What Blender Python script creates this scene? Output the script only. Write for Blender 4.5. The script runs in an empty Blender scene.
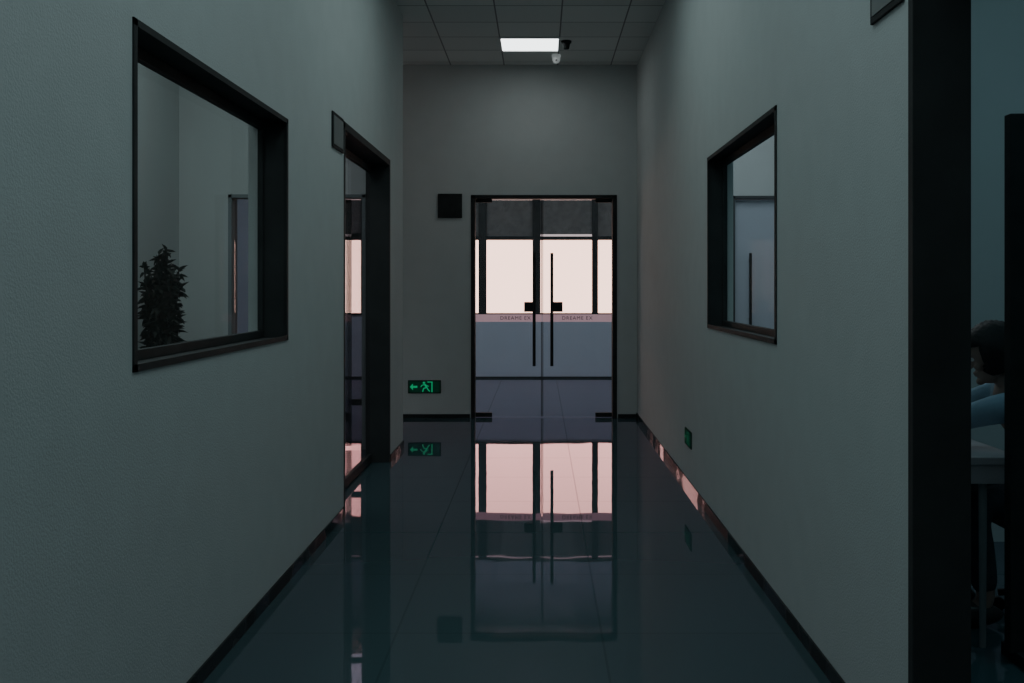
import bpy, bmesh, math, random
from mathutils import Vector, Matrix
random.seed(4)
S=bpy.context.scene
COL=S.collection
F=1000.0; H=1.35
XR=1.0; XL=-1.158; YE=10.305; YF=14.8; ZC=3.638

# ------------------------------------------------------------ materials
def newmat(n):
    m=bpy.data.materials.new(n); m.use_nodes=True
    nt=m.node_tree; b=nt.nodes['Principled BSDF']
    return m,nt,b
def pmat(n,col,rough=.5,metal=0,noise=0.08,scale=8,bump=0,ior=1.5,emit=None,estr=0,coat=0,spec=None,rvar=None):
    m,nt,b=newmat(n)
    tc=nt.nodes.new('ShaderNodeTexCoord')
    nz=nt.nodes.new('ShaderNodeTexNoise'); nz.inputs['Scale'].default_value=scale; nz.inputs['Detail'].default_value=4
    nt.links.new(tc.outputs['Object'],nz.inputs['Vector'])
    r=nt.nodes.new('ShaderNodeValToRGB')
    c=Vector(col)
    r.color_ramp.elements[0].position=.3; r.color_ramp.elements[1].position=.7
    r.color_ramp.elements[0].color=(*(c*(1-noise)),1); r.color_ramp.elements[1].color=(*(c*(1+noise)),1)
    nt.links.new(nz.outputs['Fac'],r.inputs['Fac']); nt.links.new(r.outputs['Color'],b.inputs['Base Color'])
    b.inputs['Roughness'].default_value=rough; b.inputs['Metallic'].default_value=metal; b.inputs['IOR'].default_value=ior
    if rvar:
        n3=nt.nodes.new('ShaderNodeTexNoise'); n3.inputs['Scale'].default_value=rvar[2]; n3.inputs['Detail'].default_value=1
        nt.links.new(tc.outputs['Object'],n3.inputs['Vector'])
        mr=nt.nodes.new('ShaderNodeMapRange'); mr.inputs['From Min'].default_value=.46; mr.inputs['From Max'].default_value=.54
        mr.inputs['To Min'].default_value=rvar[0]; mr.inputs['To Max'].default_value=rvar[1]
        nt.links.new(n3.outputs['Fac'],mr.inputs['Value']); nt.links.new(mr.outputs['Result'],b.inputs['Roughness'])
    if coat: b.inputs['Coat Weight'].default_value=coat
    if spec is not None: b.inputs['Specular IOR Level'].default_value=spec
    if emit: b.inputs['Emission Color'].default_value=(*emit,1); b.inputs['Emission Strength'].default_value=estr
    if bump:
        n2=nt.nodes.new('ShaderNodeTexNoise'); n2.inputs['Scale'].default_value=scale*25; n2.inputs['Detail'].default_value=3
        nt.links.new(tc.outputs['Object'],n2.inputs['Vector'])
        bp=nt.nodes.new('ShaderNodeBump'); bp.inputs['Strength'].default_value=bump; bp.inputs['Distance'].default_value=.004
        nt.links.new(n2.outputs['Fac'],bp.inputs['Height']); nt.links.new(bp.outputs['Normal'],b.inputs['Normal'])
    return m
def tilemat(n,c1,c2,mortar,w,h,ms,off,rough,ior,wave,gloss=None):
    m,nt,b=newmat(n)
    tc=nt.nodes.new('ShaderNodeTexCoord'); mp=nt.nodes.new('ShaderNodeMapping')
    mp.inputs['Location'].default_value=(off[0],off[1],0)
    nt.links.new(tc.outputs['Object'],mp.inputs['Vector'])
    br=nt.nodes.new('ShaderNodeTexBrick'); br.offset=0; br.squash=1
    br.inputs['Scale'].default_value=1; br.inputs['Brick Width'].default_value=w; br.inputs['Row Height'].default_value=h
    br.inputs['Mortar Size'].default_value=ms; br.inputs['Mortar Smooth'].default_value=.2
    br.inputs['Color1'].default_value=(*c1,1); br.inputs['Color2'].default_value=(*c2,1); br.inputs['Mortar'].default_value=(*mortar,1)
    nt.links.new(mp.outputs['Vector'],br.inputs['Vector'])
    nt.links.new(br.outputs['Color'],b.inputs['Base Color'])
    b.inputs['IOR'].default_value=ior; b.inputs['Roughness'].default_value=rough
    if gloss:
        # polished tile: diffuse body under polish, reflections made pinker by a rose gloss colour, joints unpolished
        b.inputs['Specular IOR Level'].default_value=0; b.inputs['Roughness'].default_value=.9
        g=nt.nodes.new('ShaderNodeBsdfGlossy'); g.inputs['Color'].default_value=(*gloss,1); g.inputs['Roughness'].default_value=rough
        fr=nt.nodes.new('ShaderNodeFresnel'); fr.inputs['IOR'].default_value=ior
        inv=nt.nodes.new('ShaderNodeMapRange'); inv.inputs['To Min'].default_value=1; inv.inputs['To Max'].default_value=.70
        nt.links.new(br.outputs['Fac'],inv.inputs['Value'])
        mu2=nt.nodes.new('ShaderNodeMath'); mu2.operation='MULTIPLY'
        nt.links.new(fr.outputs[0],mu2.inputs[0]); nt.links.new(inv.outputs['Result'],mu2.inputs[1])
        nz=nt.nodes.new('ShaderNodeTexNoise'); nz.inputs['Scale'].default_value=2.2; nz.inputs['Detail'].default_value=2
        nt.links.new(tc.outputs['Object'],nz.inputs['Vector'])
        mu=nt.nodes.new('ShaderNodeMath'); mu.operation='MULTIPLY'; mu.inputs[1].default_value=wave
        nt.links.new(nz.outputs['Fac'],mu.inputs[0])
        bp=nt.nodes.new('ShaderNodeBump'); bp.inputs['Strength'].default_value=1; bp.inputs['Distance'].default_value=1
        nt.links.new(mu.outputs[0],bp.inputs['Height']); nt.links.new(bp.outputs['Normal'],g.inputs['Normal'])
        mx=nt.nodes.new('ShaderNodeMixShader'); o=nt.nodes['Material Output']
        nt.links.new(mu2.outputs[0],mx.inputs[0]); nt.links.new(b.outputs[0],mx.inputs[1]); nt.links.new(g.outputs[0],mx.inputs[2]); nt.links.new(mx.outputs[0],o.inputs[0])
    return m
def glassmat(n,tint,refl=1.0,ior=1.45):
    m=bpy.data.materials.new(n); m.use_nodes=True; nt=m.node_tree; nt.nodes.clear()
    o=nt.nodes.new('ShaderNodeOutputMaterial'); t=nt.nodes.new('ShaderNodeBsdfTransparent'); g=nt.nodes.new('ShaderNodeBsdfGlossy')
    t.inputs['Color'].default_value=(*tint,1); g.inputs['Roughness'].default_value=.01
    fr=nt.nodes.new('ShaderNodeFresnel'); fr.inputs['IOR'].default_value=ior
    mu=nt.nodes.new('ShaderNodeMath'); mu.operation='MULTIPLY'; mu.inputs[1].default_value=refl
    mx=nt.nodes.new('ShaderNodeMixShader')
    nt.links.new(fr.outputs[0],mu.inputs[0]); nt.links.new(mu.outputs[0],mx.inputs[0]); nt.links.new(t.outputs[0],mx.inputs[1]); nt.links.new(g.outputs[0],mx.inputs[2]); nt.links.new(mx.outputs[0],o.inputs[0])
    return m
def emat(n,col,st,var=.04):
    m=bpy.data.materials.new(n); m.use_nodes=True; nt=m.node_tree; nt.nodes.clear()
    o=nt.nodes.new('ShaderNodeOutputMaterial'); e=nt.nodes.new('ShaderNodeEmission'); e.inputs['Strength'].default_value=st
    tc=nt.nodes.new('ShaderNodeTexCoord'); nz=nt.nodes.new('ShaderNodeTexNoise'); nz.inputs['Scale'].default_value=1.2
    nt.links.new(tc.outputs['Object'],nz.inputs['Vector'])
    r=nt.nodes.new('ShaderNodeValToRGB'); c=Vector(col)
    r.color_ramp.elements[0].color=(*(c*(1-var)),1); r.color_ramp.elements[1].color=(*(c*(1+var)),1)
    nt.links.new(nz.outputs['Fac'],r.inputs['Fac']); nt.links.new(r.outputs['Color'],e.inputs['Color']); nt.links.new(e.outputs[0],o.inputs[0])
    return m
M_wall=pmat('wall_paint',(.565,.602,.600),.9,noise=.02,scale=6,bump=.35,ior=1.4,spec=.2)
M_wallr=pmat('room_paint',(.57,.60,.60),.8,noise=.01,scale=4,bump=.1,spec=.2)
M_fac=pmat('lobby_paint',(.42,.48,.58),.7,noise=.02,scale=3,bump=.1,spec=.2)
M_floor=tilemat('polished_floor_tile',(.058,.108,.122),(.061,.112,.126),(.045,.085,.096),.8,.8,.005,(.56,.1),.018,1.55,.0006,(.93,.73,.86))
M_ceil=tilemat('ceiling_tile',(.82,.83,.81),(.73,.74,.72),(.26,.26,.26),.55,.51,.007,(.37,-9.15+.51*20),.8,1.4,.0)
M_black=pmat('black_frame_metal',(.045,.049,.050),.6,noise=.15,scale=5,ior=1.35,spec=.15)
M_blackm=pmat('black_matt',(.034,.038,.039),.65,noise=.2,scale=9,ior=1.3,spec=.2)
M_base=pmat('baseboard_tile',(.030,.034,.036),.04,noise=.1,scale=3,ior=1.20,rvar=(.03,.5,2.6))
M_glass=glassmat('clear_glass',(.92,.95,.95),.07)
M_glassr=glassmat('clear_office_glass',(.92,.95,.95),.006)
M_glassd=glassmat('door_glass',(.93,.95,.96),.4)
M_glassl=glassmat('side_door_glass',(.90,.88,.90),.3)
M_frost=pmat('frosted_glass',(.50,.55,.62),.8,noise=.02,spec=.05)
M_pink=emat('dusk_pane',(1.0,.60,.475),4.2)
M_leak=emat('blind_gap_light',(1.0,.8,.8),.8)
M_panel=emat('led_diffuser',(.93,1.0,1.0),4.0)
M_green=emat('green_led_symbol',(.02,.75,.30),.35)
M_greend=emat('dim_green_symbol',(.05,.42,.22),.16)
M_steel=pmat('brushed_steel',(.25,.27,.28),.5,1,noise=.1,scale=30)
M_blind=pmat('grey_blind',(.13,.13,.13),.8,noise=.2,scale=14,bump=.2)
M_film=pmat('frosted_film_glow',(.50,.38,.42),.7,noise=.05,scale=10,emit=(1,.62,.72),estr=.26)  # weak pink emission stands in for window light coming through the film
M_text=pmat('dark_lettering',(.05,.05,.06),.6,noise=.05)
M_white=pmat('white_plastic',(.85,.85,.85),.35,noise=.03)
M_camglow=pmat('camera_housing_glow',(.85,.85,.85),.35,noise=.03,emit=(.9,1,1),estr=.12)  # faint emission makes the plain housing look lit
M_desk=pmat('pale_laminate',(.42,.40,.42),.4,noise=.08,scale=3)
M_leaf=pmat('dark_leaf',(.045,.060,.055),.7,noise=.2,scale=12,spec=.1)
M_pot=pmat('grey_pot',(.06,.065,.065),.5,noise=.2)
M_soil=pmat('soil',(.03,.028,.025),.9,noise=.3,scale=40)
M_skin=pmat('skin',(.34,.24,.20),.6,noise=.06,scale=14)
M_hair=pmat('black_hair',(.014,.013,.013),.5,noise=.4,scale=60,bump=.6)
M_shirt=pmat('slate_blue_fabric',(.28,.40,.50),.85,noise=.12,scale=20,bump=.4)
M_trou=pmat('dark_trousers',(.05,.06,.075),.9,noise=.2,scale=20)
M_shoe=pmat('dark_shoe',(.04,.04,.04),.4,noise=.2)
M_fab=pmat('chair_fabric',(.06,.08,.09),.9,noise=.3,scale=40,bump=.4)
M_screen=pmat('laptop_screen',(.01,.012,.016),.15,noise=.1)
M_dgrey=pmat('slate_frame',(.08,.09,.095),.5,noise=.1,spec=.2)
M_pface=pmat('plaque_glass',(.17,.19,.19),.4,noise=.1,spec=.3)
M_mgrey=pmat('grey_frame',(.24,.27,.28),.7,noise=.05,spec=.1)
M_signbody=pmat('sign_body_dark',(.03,.06,.05),.9,noise=.1,spec=.05)

# ------------------------------------------------------------ helpers
def meta(o,kind=None,label=None,cat=None,group=None):
    if kind: o['kind']=kind
    if label: o['label']=label
    if cat: o['category']=cat
    if group: o['group']=group
def finish(name,bm,mat,bevel=0,smooth=False,parent=None,kind=None,label=None,cat=None,group=None):
    bmesh.ops.recalc_face_normals(bm,faces=bm.faces)
    me=bpy.data.meshes.new(name); bm.to_mesh(me); bm.free()
    if mat: me.materials.append(mat)
    if smooth:
        for p in me.polygons: p.use_smooth=True
    o=bpy.data.objects.new(name,me); COL.objects.link(o)
    if bevel:
        b=o.modifiers.new('bevel','BEVEL'); b.width=bevel; b.segments=2; b.limit_method='ANGLE'
    meta(o,kind,label,cat,group)
    if parent: o.parent=parent
    return o
def empty(name,loc,label=None,cat=None,kind=None,group=None,parent=None):
    e=bpy.data.objects.new(name,None); e.empty_display_size=.1; COL.objects.link(e)
    e.location=loc
    meta(e,kind,label,cat,group)
    if parent:
        e.parent=parent; e.matrix_parent_inverse=Matrix.Translation(parent.location).inverted()
    return e
def abox(bm,x0,x1,y0,y1,z0,z1):
    r=bmesh.ops.create_cube(bm,size=1)
    for v in r['verts']:
        v.co=Vector(((x0+x1)/2+v.co.x*(x1-x0),(y0+y1)/2+v.co.y*(y1-y0),(z0+z1)/2+v.co.z*(z1-z0)))
    return r['verts']
def boxes(name,bl,mat,**k):
    bm=bmesh.new()
    for b in bl: abox(bm,*b)
    return finish(name,bm,mat,**k)
def acyl(bm,p0,p1,r,r2=None,seg=20):
    p0=Vector(p0);p1=Vector(p1);d=p1-p0
    m=Matrix.Translation((p0+p1)/2)@d.to_track_quat('Z','Y').to_matrix().to_4x4()
    return bmesh.ops.create_cone(bm,cap_ends=True,segments=seg,radius1=r,radius2=r if r2 is None else r2,depth=d.length,matrix=m)['verts']
def asph(bm,c,rx,ry=None,rz=None,u=20,v=14):
    ry=ry or rx; rz=rz or rx
    m=Matrix.Translation(c)@Matrix.Diagonal((rx,ry,rz,1))
    return bmesh.ops.create_uvsphere(bm,u_segments=u,v_segments=v,radius=1,matrix=m)['verts']
def wall_y(x0,x1,y0,y1,openings,z1=ZC):
    out=[];y=y0
    for (a,b,za,zb) in sorted(openings):
        out.append((x0,x1,y,a,0,z1))
        if za>0: out.append((x0,x1,a,b,0,za))
        out.append((x0,x1,a,b,zb,z1)); y=b
    out.append((x0,x1,y,y1,0,z1)); return out
def wall_x(y0,y1,x0,x1,openings,z1=ZC):
    out=[];x=x0
    for (a,b,za,zb) in sorted(openings):
        out.append((x,a,y0,y1,0,z1))
        if za>0: out.append((a,b,y0,y1,0,za))
        out.append((a,b,y0,y1,zb,z1)); x=b
    out.append((x,x1,y0,y1,0,z1)); return out
ST='structure'
# ------------------------------------------------------------ shell
TL=.178; TR=.150
WLy=(2.84,4.58); WRy=(4.22,5.95); WZ=(1.107,2.118)
DLy=(5.90,7.72); DRy=(0.95,2.71); DZ=2.33
boxes('floor',[(-6.2,4.2,-3.2,YF+.2,-.1,0)],M_floor,kind=ST)
boxes('ceiling',[(-6.2,4.2,-3.2,YF+.2,ZC,ZC+.1)],M_ceil,kind=ST)
boxes('wall_left',wall_y(XL-TL,XL,-3,8.45,[(WLy[0],WLy[1],*WZ),(DLy[0],DLy[1],0,DZ)]),M_wall,kind=ST)
boxes('wall_right',wall_y(XR,XR+TR,-3,YE,[(WRy[0],WRy[1],*WZ),(DRy[0],DRy[1],0,DZ)]),M_wall,kind=ST)
DE=(-.711,.793,0,2.298)
boxes('wall_end',wall_x(YE,YE+.14,-1.75,4.0,[DE,(1.98,3.4,0,2.29)]),M_wall,kind=ST)
boxes('wall_back',[(-3.2,4.2,-3.2,-3.0,0,ZC)],M_wall,kind=ST)
boxes('wall_side_room',wall_x(8.31,8.45,-3.0,XL-TL,[(-2.59,-1.45,0,2.12)])+[(-3.14,-3.0,-3,8.45,0,ZC)],M_wallr,kind=ST)
boxes('wall_office',[(4.0,4.14,-3,YF,0,ZC)],M_wallr,kind=ST)
boxes('wall_light_block',[(2.15,4.0,5.3,5.42,0,ZC)],M_wallr,kind=ST)  # wall added to keep the bright far office apart from the dim near part
boxes('wall_lobby',[(-6.14,-6.0,8.45,YF,0,ZC),(-6.0,-3.14,8.31,8.45,0,ZC)],M_wallr,kind=ST)
def FX(px): return (px-540)/67.6
panes=[(309,361),(367,419),(425,478.5),(486.5,532.5),(540.5,592),(598,650)]
sill=.965; head=2.045
xa=FX(panes[0][0])-.03; xb=FX(panes[-1][1])+.03
boxes('wall_facade',[(-6,xa,YF,YF+.14,0,ZC),(xb,4.0,YF,YF+.14,0,ZC),(xa,xb,YF,YF+.14,0,sill-.03),(xa,xb,YF,YF+.14,2.70,ZC)],M_fac,kind=ST)
boxes('baseboard_facade',[(-6,4.0,YF-.02,YF,0,.025)],M_blackm,kind=ST)
for i,(a,b) in enumerate(panes):
    w=empty('window_%d'%(i+10),(FX((a+b)/2),YF,sill),kind=ST)
    A=FX(a);B=FX(b)
    A0=(FX((panes[i-1][1]+a)/2) if i else xa)
    B0=FX((b+panes[i+1][0])/2) if i<len(panes)-1 else xb
    boxes('window_frame',[(A0,A,YF-.02,YF+.08,sill-.03,2.70),(B,B0,YF-.02,YF+.08,sill-.03,2.70),(A,B,YF-.02,YF+.08,sill-.03,sill),(A,B,YF-.02,YF+.08,head,head+.05),(A,B,YF-.02,YF+.08,2.675,2.70)],M_blackm,parent=w)
    boxes('glowing_pane',[(A,B,YF+.03,YF+.04,sill,head)],M_pink,parent=w)
    boxes('roller_blind',[(A,B,YF+.02,YF+.03,head+.06,2.64)],M_blind,parent=w)
    boxes('blind_gap',[(A,B,YF+.04,YF+.05,2.62,2.66)]+([(A,B,YF+.012,YF+.02,head+.055,head+.085)] if i==4 else []),M_leak,parent=w)
bh=.055
boxes('baseboard_left',[(XL,XL+.008,-3,DLy[0]-.01,0,bh),(XL,XL+.008,DLy[1]+.01,8.458,0,bh),(XL-TL,XL+.008,8.45,8.458,0,bh)],M_base,kind=ST)
boxes('baseboard_right',[(XR-.008,XR,DRy[1]+.01,YE,0,bh),(XR-.008,XR,-3,DRy[0]-.01,0,bh)],M_base,kind=ST)
boxes('baseboard_end',[(-1.75,DE[0]-.01,YE-.008,YE,0,.04),(DE[1]+.01,XR-.008,YE-.008,YE,0,.04)],M_base,kind=ST)
boxes('baseboard_office',[(3.98,4.0,-3,5.3,0,.1)],M_base,kind=ST)

# ------------------------------------------------------------ side windows
def side_window(n,X,s,ya,yb,za,zb,g,t2,gm):
    e=empty('window_%d'%n,(X,(ya+yb)/2,za),kind=ST)
    def bx(a,b,*r):
        xa_,xb_=X+s*a,X+s*b
        return (min(xa_,xb_),max(xa_,xb_),*r)
    T=t2
    boxes('window_lining',[bx(-.002,T+.004,ya,yb,za,za+.012),bx(-.002,T+.004,ya,yb,zb-.012,zb),
        bx(-.002,T+.004,ya,ya+.014,za,zb),bx(-.002,T+.004,yb-.014,yb,za,zb)],M_black,parent=e)
    boxes('architrave',[bx(-.006,-.001,ya,yb,za,za+.022),bx(-.006,-.001,ya,yb,zb-.022,zb),
        bx(-.006,-.001,ya,ya+.025,za,zb),bx(-.006,-.001,yb-.025,yb,za,zb)],M_black,parent=e,bevel=.001)
    boxes('sash',[bx(g-.01,g+.015,ya+.014,yb-.014,za+.012,za+.045),bx(g-.01,g+.015,ya+.014,yb-.014,zb-.05,zb-.012),
        bx(g-.01,g+.015,ya+.014,ya+.03,za+.045,zb-.05),bx(g-.01,g+.015,yb-.022,yb-.014,za+.045,zb-.05)],M_black,parent=e,bevel=.002)
    boxes('window_glass',[bx(g,g+.006,ya+.02,yb-.02,za+.03,zb-.03)],gm,parent=e)
side_window(1,XL,-1,WLy[0],WLy[1],*WZ,.115,.125,M_glass)
side_window(2,XR,1,WRy[0],WRy[1],*WZ,.093,.108,M_glassr)

# ------------------------------------------------------------ side doors
def side_door(n,X,s,ya,yb,z1,T):
    e=empty('door_%d'%n,(X,(ya+yb)/2,0),kind=ST)
    def bx(a,b,*r):
        xa_,xb_=X+s*a,X+s*b
        return (min(xa_,xb_),max(xa_,xb_),*r)
    boxes('door_frame',[bx(-.003,T+.004,ya,ya+.04,0,z1),bx(-.003,T+.004,yb-.035,yb,0,z1),bx(-.003,T+.004,ya,yb,z1-.045,z1)],M_black,parent=e,bevel=.002)
    return e,bx
e,bx=side_door(2,XL,-1,DLy[0],DLy[1],DZ,TL)
ym=(DLy[0]+DLy[1])/2
for k,(a,b) in enumerate(((DLy[0]+.045,ym-.004),(ym+.004,DLy[1]-.04))):
    lf=empty('door_leaf',(XL-.15,(a+b)/2,0),parent=e)
    boxes('leaf_glass',[bx(.145,.155,a+.01,b-.01,.03,DZ-.07)],M_glassl,parent=lf)
    boxes('leaf_rail',[bx(.135,.165,a,b,.01,.07)],M_black,parent=lf,bevel=.003)
    boxes('leaf_rail',[bx(.135,.165,a,b,DZ-.10,DZ-.055)],M_black,parent=lf,bevel=.003)
e3,bx3=side_door(3,XR,1,DRy[0],DRy[1],DZ,TR)
lf=empty('door_leaf',(XR+.2,DRy[0]+.06,0),parent=e3)
boxes('leaf_glass',[(XR+.20,XR+.98,DRy[0]+.05,DRy[0]+.06,.05,DZ-.08)],M_glassd,parent=lf)
boxes('leaf_rail',[(XR+.19,XR+1.0,DRy[0]+.04,DRy[0]+.07,.01,.09)],M_black,parent=lf,bevel=.003)
boxes('leaf_rail',[(XR+.19,XR+1.0,DRy[0]+.04,DRy[0]+.07,DZ-.1,DZ-.055)],M_black,parent=lf,bevel=.003)
def xdoor(n,Y,x0,x1,z1,fm,hx,gm,t=.03,depth=.14,rail=None,hr=.014,hz=1.18):
    e=empty('door_%d'%n,((x0+x1)/2,Y,0),kind=ST)
    boxes('door_frame',[(x0,x0+t,Y-.01,Y+depth+.01,0,z1),(x1-t,x1,Y-.01,Y+depth+.01,0,z1),(x0,x1,Y-.01,Y+depth+.01,z1-t,z1)],fm,parent=e,bevel=.003)
    boxes('leaf_glass',[(x0+t+.005,x1-t-.005,Y+.06,Y+.07,.02,z1-t-.01)],gm,parent=e)
    if rail:
        boxes('leaf_rail',[(x0+t+.005,x1-t-.005,Y+.05,Y+.08,rail,rail+.05)],M_blackm,parent=e)
        boxes('leaf_stile',[(-1.625,-1.580,Y+.05,Y+.08,.02,z1-t-.01)],M_blackm,parent=e)
        boxes('leaf_rail',[(-1.9,x1-t-.005,Y+.045,Y+.085,1.765,1.80)],M_blackm,parent=e)
    bm=bmesh.new(); acyl(bm,(hx,Y+.0,hz),(hx,Y+.0,1.70),hr)
    for z in (hz+.07,1.62): acyl(bm,(hx,Y,z),(hx,Y+.06,z),.008)
    finish('door_handle',bm,M_blackm,parent=e)
    return e
xdoor(4,8.31,-2.59,-1.45,2.12,M_mgrey,-1.9,M_glassl,rail=.36)  # passage door; its frame also stands in for a reflection in the left window
xdoor(5,YE,1.98,3.4,2.29,M_dgrey,2.17,M_frost,hz=.95)  # door added in place of the end door's reflection in the office window

# ------------------------------------------------------------ end glass door
e=empty('door_1',(.04,YE,0),kind=ST)
boxes('door_frame',[(DE[0],DE[0]+.04,YE-.012,YE+.15,0,2.298),(DE[1]-.045,DE[1],YE-.012,YE+.15,0,2.298),(DE[0],DE[1],YE-.012,YE+.15,2.262,2.298)],M_blackm,parent=e,bevel=.003)
seam=.022
def ZP(py,s=97.04): return H+(287-py)/s
for (a,b,hx,tx,lx) in ((DE[0]+.045,seam-.003,-.06,-.255,-.115),(seam+.003,DE[1]-.05,.122,.385,.185)):
    lf=empty('door_leaf',((a+b)/2,YE+.05,0),parent=e)
    Y=YE+.05
    boxes('leaf_glass',[(a,b,Y,Y+.012,.012,2.25)],M_glassd,parent=lf)
    edge=(b-.008,b) if b<.1 else (a,a+.008)
    boxes('glass_edge',[(edge[0],edge[1],Y-.002,Y+.014,.012,2.25)],M_blackm,parent=lf)
    boxes('frosted_band',[(a,b,Y-.003,Y-.001,ZP(322),ZP(314.5))],M_film,parent=lf)
    fx=(a,a+.17) if b<.1 else (b-.17,b)
    boxes('patch_fitting',[(fx[0],fx[1],Y-.012,Y+.024,.005,.05)],M_blackm,parent=lf,bevel=.002)
    boxes('patch_fitting',[(fx[0],fx[1],Y-.012,Y+.024,2.225,2.26)],M_blackm,parent=lf,bevel=.002)
    bm=bmesh.new(); acyl(bm,(hx,Y-.06,ZP(366)),(hx,Y-.06,ZP(253)),.016)
    for z in (.75,1.5): acyl(bm,(hx,Y-.06,z),(hx,Y,z),.009)
    finish('door_handle',bm,M_blackm,parent=lf,label='long black vertical pull handle')
    boxes('lock_box',[(lx-.05,lx+.05,Y-.02,Y+.03,ZP(312),ZP(302))],M_blackm,parent=lf,bevel=.004)
    cu=bpy.data.curves.new('lettering','FONT'); cu.body='DREAME EX'; cu.size=.052; cu.space_character=1.2; cu.align_x='CENTER'; cu.align_y='CENTER'; cu.extrude=.0005
    tmp=bpy.data.objects.new('tmp',cu); COL.objects.link(tmp)
    bpy.context.view_layer.update()
    me=bpy.data.meshes.new_from_object(tmp.evaluated_get(bpy.context.evaluated_depsgraph_get()))
    bpy.data.objects.remove(tmp)
    me.transform(Matrix.Translation((tx,Y-.0045,ZP(318.3)))@Matrix.Rotation(math.pi/2,4,'X'))
    me.materials.clear(); me.materials.append(M_text)
    to=bpy.data.objects.new('lettering',me); COL.objects.link(to); to.parent=lf

# ------------------------------------------------------------ plaques
def plaque(c,axis,w,label):
    p=empty('wall_plaque',c,label,'sign',group='black wall plaques beside the doors')
    x,y,z=c; h=.20 if axis!='y-' else .25
    if axis=='y-':
        boxes('plaque_body',[(x-w/2,x+w/2,y-.02,y,z-h/2,z+h/2)],M_blackm,parent=p,bevel=.004)
        boxes('plaque_face',[(x-w/2+.02,x+w/2-.02,y-.022,y-.020,z-h/2+.02,z+h/2-.02)],M_blackm,parent=p)
    else:
        s=1 if axis=='x+' else -1
        a,b=sorted((x,x+s*.010)); a2,b2=sorted((x+s*.010,x+s*.012))
        boxes('plaque_body',[(a,b,y-w/2,y+w/2,z-h/2,z+h/2)],M_blackm,parent=p,bevel=.002)
        boxes('plaque_face',[(a2,b2,y-w/2+.02,y+w/2-.02,z-h/2+.02,z+h/2-.02)],M_pface,parent=p)
plaque((-.927,YE,2.185),'y-',.25,'square black plaque on the end wall beside the glass door')
plaque((XL,5.70,2.23),'x+',.30,'dark framed plaque on the wall next to the side door')
plaque((XR,2.87,2.235),'x-',.26,'dark framed plaque on the wall next to the office door')

# ------------------------------------------------------------ exit signs
M_signface=pmat('sign_face',(.02,.05,.04),.9,noise=.1,emit=(.0,.3,.15),estr=.04,spec=.05)
def sign_geo(origin,U,V,N,label,gm,sc=1.0):
    U=Vector(U)*sc;V=Vector(V)*sc;N=Vector(N);O=Vector(origin)
    p=empty('exit_sign',O,label,'exit sign',group='low green evacuation signs')
    def obx(bm,u0,u1,v0,v1,n0,n1):
        vs=abox(bm,u0,u1,v0,v1,n0,n1)
        for v in vs: v.co=O+U*v.co.x+V*v.co.y+N*v.co.z
    bm=bmesh.new(); obx(bm,-.17,.17,-.068,.068,0,.008); finish('sign_body',bm,M_signbody,parent=p,bevel=.002)
    bm=bmesh.new(); obx(bm,-.155,.155,-.055,.055,.008,.010); finish('sign_face',bm,M_signface,parent=p)
    bm=bmesh.new()
    def poly(pts):
        vs=[bm.verts.new(O+U*a+V*b+N*.0115) for a,b in pts]
        bm.faces.new(vs)
    poly([(-.150,0),(-.118,.034),(-.118,.011),(-.072,.011),(-.072,-.011),(-.118,-.011),(-.118,-.034)])
    poly([(.072,-.055),(.084,-.055),(.084,.055),(.072,.055)]); poly([(.030,.045),(.072,.045),(.072,.055),(.030,.055)])
    k=1.12
    def limb(a,b,w):
        a=Vector(a)*k;b=Vector(b)*k;d=(b-a).normalized();n=Vector((-d.y,d.x))*w/2
        poly([tuple(a+n),tuple(b+n),tuple(b-n),tuple(a-n)])
    poly([((-.004+.012*math.cos(t*math.pi/5))*k,(.037+.011*math.sin(t*math.pi/5))*k) for t in range(10)])
    limb((.004,.024),(.022,-.008),.020)
    limb((.004,.022),(-.024,.014),.009); limb((-.024,.014),(-.034,-.002),.009)
    limb((.010,.018),(.040,.004),.009)
    limb((.020,-.006),(-.008,-.014),.012); limb((-.008,-.014),(-.016,-.046),.011)
    limb((.022,-.006),(.034,-.026),.012); limb((.034,-.026),(.050,-.042),.011)
    finish('sign_symbols',bm,gm,parent=p,label='glowing green arrow and running figure')
sign_geo((-1.19,YE,.322),(1,0,0),(0,0,1),(0,-1,0),'green glowing exit sign with arrow on the end wall',M_green)
sign_geo((XR,6.72,.335),(0,-1,0),(0,0,1),(-1,0,0),'dim green exit sign low on the side wall',M_greend,.82)

# ------------------------------------------------------------ ceiling items
p=empty('ceiling_light',(-.095,9.40,ZC),'square white LED panel glowing in the tiled ceiling','ceiling light')
boxes('light_diffuser',[(-.36,.17,9.165,9.645,ZC-.008,ZC-.003)],M_panel,parent=p)
boxes('light_trim',[(-.375,-.36,9.15,9.66,ZC-.014,ZC),(.17,.185,9.15,9.66,ZC-.014,ZC),(-.36,.17,9.15,9.165,ZC-.014,ZC),(-.36,.17,9.645,9.66,ZC-.014,ZC)],M_white,parent=p)
p=empty('security_camera',(.16,9.85,ZC),'small white dome camera hanging from the ceiling','camera')
bm=bmesh.new(); acyl(bm,(.16,9.85,ZC),(.16,9.85,ZC-.03),.045); finish('camera_base',bm,M_camglow,parent=p,bevel=.004)
bm=bmesh.new(); asph(bm,(.16,9.85,ZC-.045),.040,.040,.045); finish('camera_dome',bm,M_camglow,parent=p,smooth=True)
bm=bmesh.new(); acyl(bm,(.16,9.818,ZC-.060),(.16,9.808,ZC-.063),.008); finish('camera_lens',bm,M_dgrey,parent=p)
p=empty('smoke_detector',(.245,9.3,ZC),'small dark round detector on the ceiling','smoke detector')
bm=bmesh.new(); acyl(bm,(.245,9.3,ZC-.022),(.245,9.3,ZC),.045,.05); finish('detector_base',bm,M_blackm,parent=p,bevel=.003)
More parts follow.
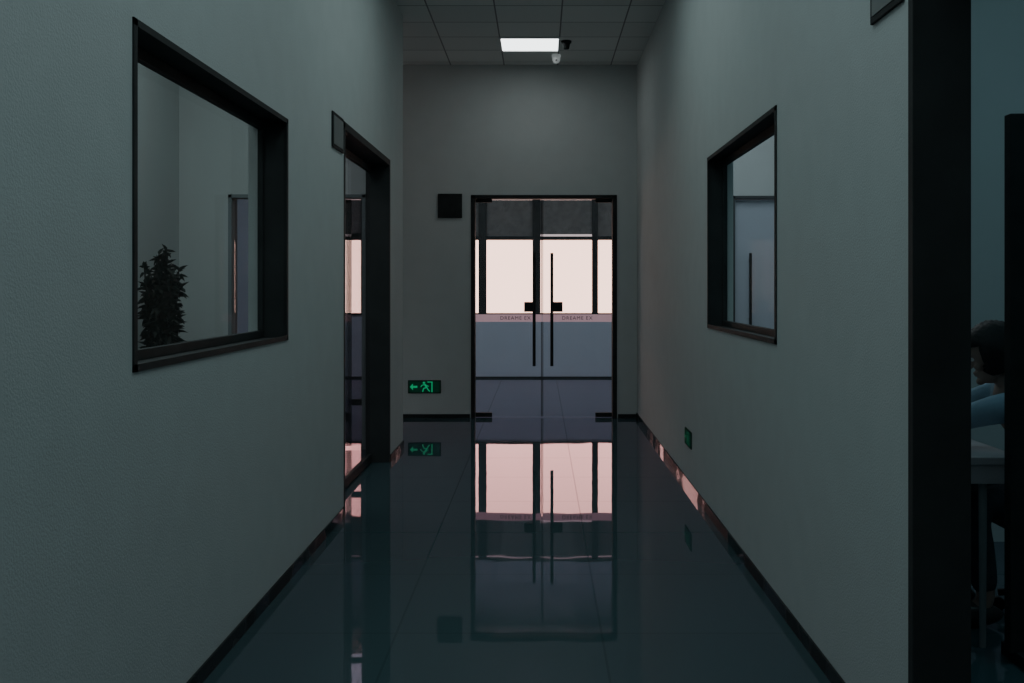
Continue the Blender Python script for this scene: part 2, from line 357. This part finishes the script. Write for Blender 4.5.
bm=bmesh.new(); acyl(bm,(.245,9.3,ZC-.075),(.245,9.3,ZC-.022),.026,.036); finish('detector_sensor',bm,M_blackm,parent=p,bevel=.003)

# ------------------------------------------------------------ plant
px_,py_=-2.72,7.2
p=empty('potted_plant',(px_,py_,0),'tall dark leafy plant in a grey pot by the wall','plant')
bm=bmesh.new(); acyl(bm,(px_,py_,0),(px_,py_,.62),.12,.16,28); finish('pot',bm,M_pot,parent=p,bevel=.008)
bm=bmesh.new(); acyl(bm,(px_,py_,.62),(px_,py_,.63),.14,.14,28); finish('soil',bm,M_soil,parent=p)
bm=bmesh.new()
stems=[]
for k in range(9):
    a=k*0.7; rr=.12 if k%3 else .03
    b0=Vector((px_+.05*math.cos(a),py_+.05*math.sin(a),.62)); t=Vector((px_+rr*math.cos(a),py_+rr*math.sin(a),(1.62,1.48,1.36,1.54,1.38,1.50,1.58,1.34,1.45)[k]))
    acyl(bm,b0,t,.012,.005,8); stems.append((b0,t))
finish('stem',bm,M_soil,parent=p)
bm=bmesh.new()
for k in range(1700):
    b0,t=random.choice(stems); f=random.uniform(.05,1); c=b0.lerp(t,f)
    L=random.uniform(.05,.11)*(1.0 if f<.85 else .7); w=L*.22
    az=random.uniform(0,6.28); el=random.uniform(-.7,1.3)
    R=Matrix.Translation(c)@Matrix.Rotation(az,4,'Z')@Matrix.Rotation(-el,4,'Y')
    pts=[(0,0,0),(L*.3,w*.8,.01),(L*.65,w*.8,.0),(L,0,-.02),(L*.65,-w*.8,0),(L*.3,-w*.8,.01)]
    mid=[(L*.35,0,-.012),(L*.7,0,-.015)]
    v=[bm.verts.new(R@Vector(q)) for q in pts+mid]
    for f_ in ((0,1,6),(1,2,7,6),(2,3,7),(3,4,7),(4,5,6,7),(5,0,6)): bm.faces.new([v[i] for i in f_])
finish('foliage',bm,M_leaf,parent=p)

# ------------------------------------------------------------ office
p=empty('partition_screen',(1.95,3.6,0),'black framed glass partition screen standing beside the desk','screen')
boxes('screen_frame',[(1.68,1.765,3.57,3.62,.04,1.97),(2.25,2.33,3.57,3.62,.04,1.97),(1.765,2.25,3.57,3.62,1.90,1.97),(1.765,2.25,3.57,3.62,.04,.12)],M_blackm,parent=p,bevel=.003)
boxes('screen_foot',[(1.70,1.75,3.45,3.69,0,.045)],M_blackm,parent=p,bevel=.003)
boxes('screen_foot',[(2.26,2.31,3.45,3.69,0,.045)],M_blackm,parent=p,bevel=.003)
boxes('screen_glass',[(1.765,2.25,3.590,3.598,.12,1.90)],M_glassd,parent=p)
dz=.72
p=empty('office_desk',(1.48,4.5,0),'pale laminate office desk with slim metal legs','desk')
boxes('desk_top',[(1.17,1.79,3.70,5.2,dz-.03,dz)],M_desk,parent=p,bevel=.004)
boxes('apron',[(1.22,1.75,3.71,3.73,dz-.10,dz-.03),(1.22,1.24,3.73,5.17,dz-.10,dz-.03),(1.22,1.75,5.17,5.19,dz-.10,dz-.03)],M_desk,parent=p)
for (a,b) in ((1.25,3.75),(1.66,3.75),(1.25,5.15),(1.66,5.15)):
    bm=bmesh.new(); acyl(bm,(a,b,0),(a,b,dz-.03),.012,.016,14); finish('desk_leg',bm,M_mgrey,parent=p)
p=empty('laptop',(1.36,4.1,dz),'open dark laptop on the desk','laptop')
boxes('laptop_base',[(1.225,1.41,3.93,4.27,dz,dz+.016)],M_blackm,parent=p,bevel=.003)
boxes('keyboard',[(1.26,1.36,3.95,4.25,dz+.016,dz+.019)],M_dgrey,parent=p)
bm=bmesh.new(); vs=abox(bm,-.008,0,-.17,.17,0,.21)
R=Matrix.Translation((1.233,4.1,dz+.014))@Matrix.Rotation(-.2,4,'Y')
for v in vs: v.co=R@v.co
finish('laptop_screen',bm,M_screen,parent=p,bevel=.003)

cx,cy=2.14,4.1
p=empty('office_chair',(cx,cy,0),'black fabric swivel office chair at the desk','chair')
bm=bmesh.new(); abox(bm,cx-.22,cx+.22,cy-.22,cy+.22,.34,.40); finish('seat',bm,M_fab,parent=p,bevel=.025)
bm=bmesh.new(); vs=abox(bm,-.025,.025,-.21,.21,.0,.42)
R=Matrix.Translation((cx+.29,cy,.52))@Matrix.Rotation(.12,4,'Y')
for v in vs: v.co=R@v.co
finish('backrest',bm,M_fab,parent=p,bevel=.022)
bm=bmesh.new(); acyl(bm,(cx+.15,cy,.36),(cx+.29,cy,.41),.015); acyl(bm,(cx+.29,cy,.41),(cx+.32,cy,.60),.015); finish('back_bracket',bm,M_blackm,parent=p)
bm=bmesh.new(); acyl(bm,(cx,cy,.10),(cx,cy,.34),.025); finish('gas_column',bm,M_steel,parent=p)
for k in range(5):
    a=k*2*math.pi/5+.3; q=(cx+.24*math.cos(a),cy+.24*math.sin(a))
    bm=bmesh.new(); acyl(bm,(cx,cy,.11),(q[0],q[1],.075),.022,.014,12); finish('chair_leg',bm,M_blackm,parent=p)
    bm=bmesh.new(); acyl(bm,(q[0]-.012*math.sin(a),q[1]+.012*math.cos(a),.028),(q[0]+.012*math.sin(a),q[1]-.012*math.cos(a),.028),.028); finish('caster',bm,M_blackm,parent=p)

def skin(name,verts,edges,sub=1,root=0):
    me=bpy.data.meshes.new(name); me.from_pydata([v[0] for v in verts],edges,[])
    o=bpy.data.objects.new(name,me); COL.objects.link(o)
    sm=o.modifiers.new('skin','SKIN'); sm.use_smooth_shade=True
    sv=me.skin_vertices[0].data
    for i,v in enumerate(verts):
        r=v[1]; sv[i].radius=(r,r); sv[i].use_root=(i==root)
    ss=o.modifiers.new('sub','SUBSURF'); ss.levels=ss.render_levels=sub
    bpy.context.view_layer.update()
    m2=bpy.data.meshes.new_from_object(o.evaluated_get(bpy.context.evaluated_depsgraph_get()))
    bpy.data.objects.remove(o)
    return m2
def meshobj(name,meshes,mat,parent,voxel=.006,label=None):
    bm=bmesh.new()
    for m in meshes: bm.from_mesh(m)
    o=finish(name,bm,mat,parent=parent,smooth=True,label=label)
    rm=o.modifiers.new('remesh','REMESH'); rm.mode='VOXEL'; rm.voxel_size=voxel; rm.use_smooth_shade=True
    sm=o.modifiers.new('s','SMOOTH'); sm.factor=.5; sm.iterations=3
    return o
P=empty('person',(2.12,4.1,0),'seated person in slate blue top leaning over the desk','person')
pel=(2.14,4.1,.53)
V=[];E=[]
def add(co,r,par=None):
    V.append((co,r)); i=len(V)-1
    if par is not None: E.append((par,i))
    return i
SZ={-1:(.875,.80),1:(.80,.77)}
a0=add(pel,.13); a1=add((2.11,4.1,.68),.125,a0); a2=add((2.04,4.1,.82),.14,a1); a3=add((1.97,4.1,.90),.10,a2); nk=add((1.915,4.1,.955),.052,a3); hb=add((1.885,4.1,1.02),.055,nk)
arms={}
for s in (-1,1):
    sh=add((1.97,4.1+s*.17,.89),.062,a3)
    el=add((1.75,4.1+s*.23,SZ[s][0]),.042,sh)
    wr=add((1.58,4.1+s*.14,SZ[s][1]),.026,el)
    pm=add((1.535,4.1+s*.12,SZ[s][1]-.022),.030,wr)
    arms[s]=(sh,el,wr,pm)
    hp=add((2.10,4.1+s*.09,.50),.085,a0); kn=add((1.72,4.1+s*.12,.48),.062,hp); an=add((1.78,4.1+s*.12,.09),.038,kn)
    tl=add((1.66,4.1+s*.13,.045),.032,an)
parts=[skin('body',V,E,sub=2)]
for s in (-1,1):
    pm=Vector(V[arms[s][3]][0]); dirv=Vector((-1,0,-.30 if s<0 else -.12)).normalized(); side=Vector((0,1,0))
    for k,(off,L) in enumerate(((-.027,.058),(-.009,.070),(.009,.074),(.027,.064))):
        b=pm+side*s*off
        pts=[b, b+dirv*(.03), b+dirv*(.03+L*.5)+Vector((0,0,-.006)), b+dirv*(.03+L*.85)+Vector((0,0,-.020))]
        parts.append(skin('f',[(tuple(q),r) for q,r in zip(pts,(.010,.0095,.0085,.007))],[(0,1),(1,2),(2,3)]))
    b=pm+Vector((.02,-s*.015,0)); pts=[b,b+Vector((-.02,-s*.028,-.004)),b+Vector((-.045,-s*.042,-.012))]
    parts.append(skin('t',[(tuple(q),r) for q,r in zip(pts,(.012,.010,.008))],[(0,1),(1,2)]))
hc=Vector((1.86,4.1,1.075)); RH=Matrix.Translation(hc)@Matrix.Rotation(-.35,4,'Z')@Matrix.Rotation(-.28,4,'Y')
bm=bmesh.new()
vs=asph(bm,(0,0,.02),.098,.077,.100,28,20)
for v in vs:
    if v.co.z<-.01:
        k=(-.01-v.co.z)/.08; v.co.y*=1-.25*k; v.co.x=v.co.x*(1-.1*k)-.012*k
asph(bm,(-.035,0,-.062),.052,.045,.052,20,14)
asph(bm,(-.078,0,-.095),.018,.02,.016)
asph(bm,(-.100,0,-.012),.016,.012,.028); asph(bm,(-.106,0,-.028),.015,.015,.012)
asph(bm,(-.084,0,-.056),.014,.026,.006); asph(bm,(-.082,0,-.067),.014,.022,.007)
asph(bm,(-.088,.0,.022),.012,.052,.010)
for s in (-1,1): asph(bm,(.008,s*.077,-.010),.018,.009,.030); asph(bm,(-.070,s*.038,-.030),.02,.02,.018)
for v in bm.verts: v.co=RH@v.co
mh=bpy.data.meshes.new('h'); bm.to_mesh(mh); bm.free()
parts.append(mh)
meshobj('body',parts,M_skin,P,voxel=.0045)
for s in (-1,1):
    bm=bmesh.new(); asph(bm,(-.083,s*.030,.002),.012,.013,.009)
    for v in bm.verts: v.co=RH@v.co
    finish('eye',bm,M_white,parent=P,smooth=True)
    bm=bmesh.new(); asph(bm,(-.0925,s*.030,.001),.004,.006,.006)
    for v in bm.verts: v.co=RH@v.co
    finish('iris',bm,M_blackm,parent=P,smooth=True)
bm=bmesh.new(); vs=asph(bm,(.008,0,.020),.112,.096,.118,44,34)
dele=[v for v in vs if (v.co.x<-.060 and v.co.z<.045) or v.co.z<-.085]
for v in vs:
    n=math.sin(v.co.x*160)*math.cos(v.co.y*170)*math.sin(v.co.z*150)*.004; v.co*=1+n*8
bmesh.ops.delete(bm,geom=dele,context='VERTS')
for v in bm.verts: v.co=RH@v.co
ho=finish('hair',bm,M_hair,parent=P,smooth=True,label='black hair covering the ears'); so=ho.modifiers.new('s','SOLIDIFY'); so.thickness=.014; so.offset=-1
V2=[];E2=[]
def add2(co,r,par=None):
    V2.append((co,r)); i=len(V2)-1
    if par is not None: E2.append((par,i))
    return i
s0=add2((2.14,4.1,.56),.142); s1=add2((2.11,4.1,.68),.138,s0); s2=add2((2.04,4.1,.82),.155,s1); s3=add2((1.97,4.1,.90),.112,s2); s4=add2((1.93,4.1,.945),.066,s3)
for s in (-1,1):
    sh=add2((1.97,4.1+s*.17,.89),.078,s3); el=add2((1.75,4.1+s*.23,SZ[s][0]),.060,sh); wr=add2((1.60,4.1+s*.15,SZ[s][1]+.008),.042,el)
meshobj('shirt',[skin('s',V2,E2,sub=2)],M_shirt,P,voxel=.008,label='slate blue long sleeved top')
V2=[];E2=[]
t0=add2((2.14,4.1,.53),.13)
for s in (-1,1):
    hp=add2((2.10,4.1+s*.09,.50),.095,t0); kn=add2((1.72,4.1+s*.12,.485),.074,hp); an=add2((1.775,4.1+s*.12,.12),.052,kn)
meshobj('trousers',[skin('t',V2,E2,sub=2)],M_trou,P,voxel=.008,label='dark trousers')
for s in (-1,1):
    bm=bmesh.new(); vs=asph(bm,(1.70,4.1+s*.125,.05),.14,.048,.05)
    for v in vs: v.co.z=max(v.co.z,0.0)
    finish('shoe',bm,M_shoe,parent=P,smooth=True)

bpy.context.view_layer.update()
for o in list(COL.objects):
    if o.parent and o.type=='MESH': o.matrix_parent_inverse=o.parent.matrix_world.inverted()

# ------------------------------------------------------------ lights
def area(n,loc,sx,sy,power,col,rot=(0,0,0)):
    l=bpy.data.lights.new(n,'AREA'); l.shape='RECTANGLE'; l.size=sx; l.size_y=sy; l.energy=power; l.color=col
    o=bpy.data.objects.new(n,l); o.location=loc; o.rotation_euler=rot; COL.objects.link(o); return o
area('corridor_fill',(-.05,1.2,ZC-.03),1.4,5.5,22,(.76,.975,1.0))  # unseen soft fill added to brighten the near corridor, no fixture there
area('corridor_fill_far',(-.05,5.8,ZC-.03),1.2,2.4,9.5,(.80,1.0,1.0))  # unseen fill added to lift the far corridor and end wall
area('side_room_fill',(-2.2,5.0,ZC-.03),1.0,4,26,(.88,1.0,1.0))  # added fill, brightens the room behind the left window
area('office_fill_far',(1.9,8.0,ZC-.03),1.2,3.0,26,(.84,.94,1.0))  # added fill, makes the view through the right window pale
area('office_fill',(2.4,3.0,ZC-.03),1.6,1.8,11,(.5,.88,1.0))  # added teal fill for the desk and seated person
area('lobby_fill',(-.5,12.6,ZC-.03),7,1.8,58,(.76,.92,1.0))  # added cool fill to light the lobby beyond the glass door
w=bpy.data.worlds.new('world'); S.world=w; w.use_nodes=True
w.node_tree.nodes['Background'].inputs[0].default_value=(.02,.025,.03,1)

cam=bpy.data.cameras.new('camera'); co=bpy.data.objects.new('camera',cam); COL.objects.link(co)
co.location=(0,0,H); co.rotation_euler=(math.pi/2,0,0)
cam.sensor_width=36; cam.lens=F/1024*36; cam.shift_x=-28/1024; cam.shift_y=-54.5/1024; cam.clip_start=.05
S.camera=co
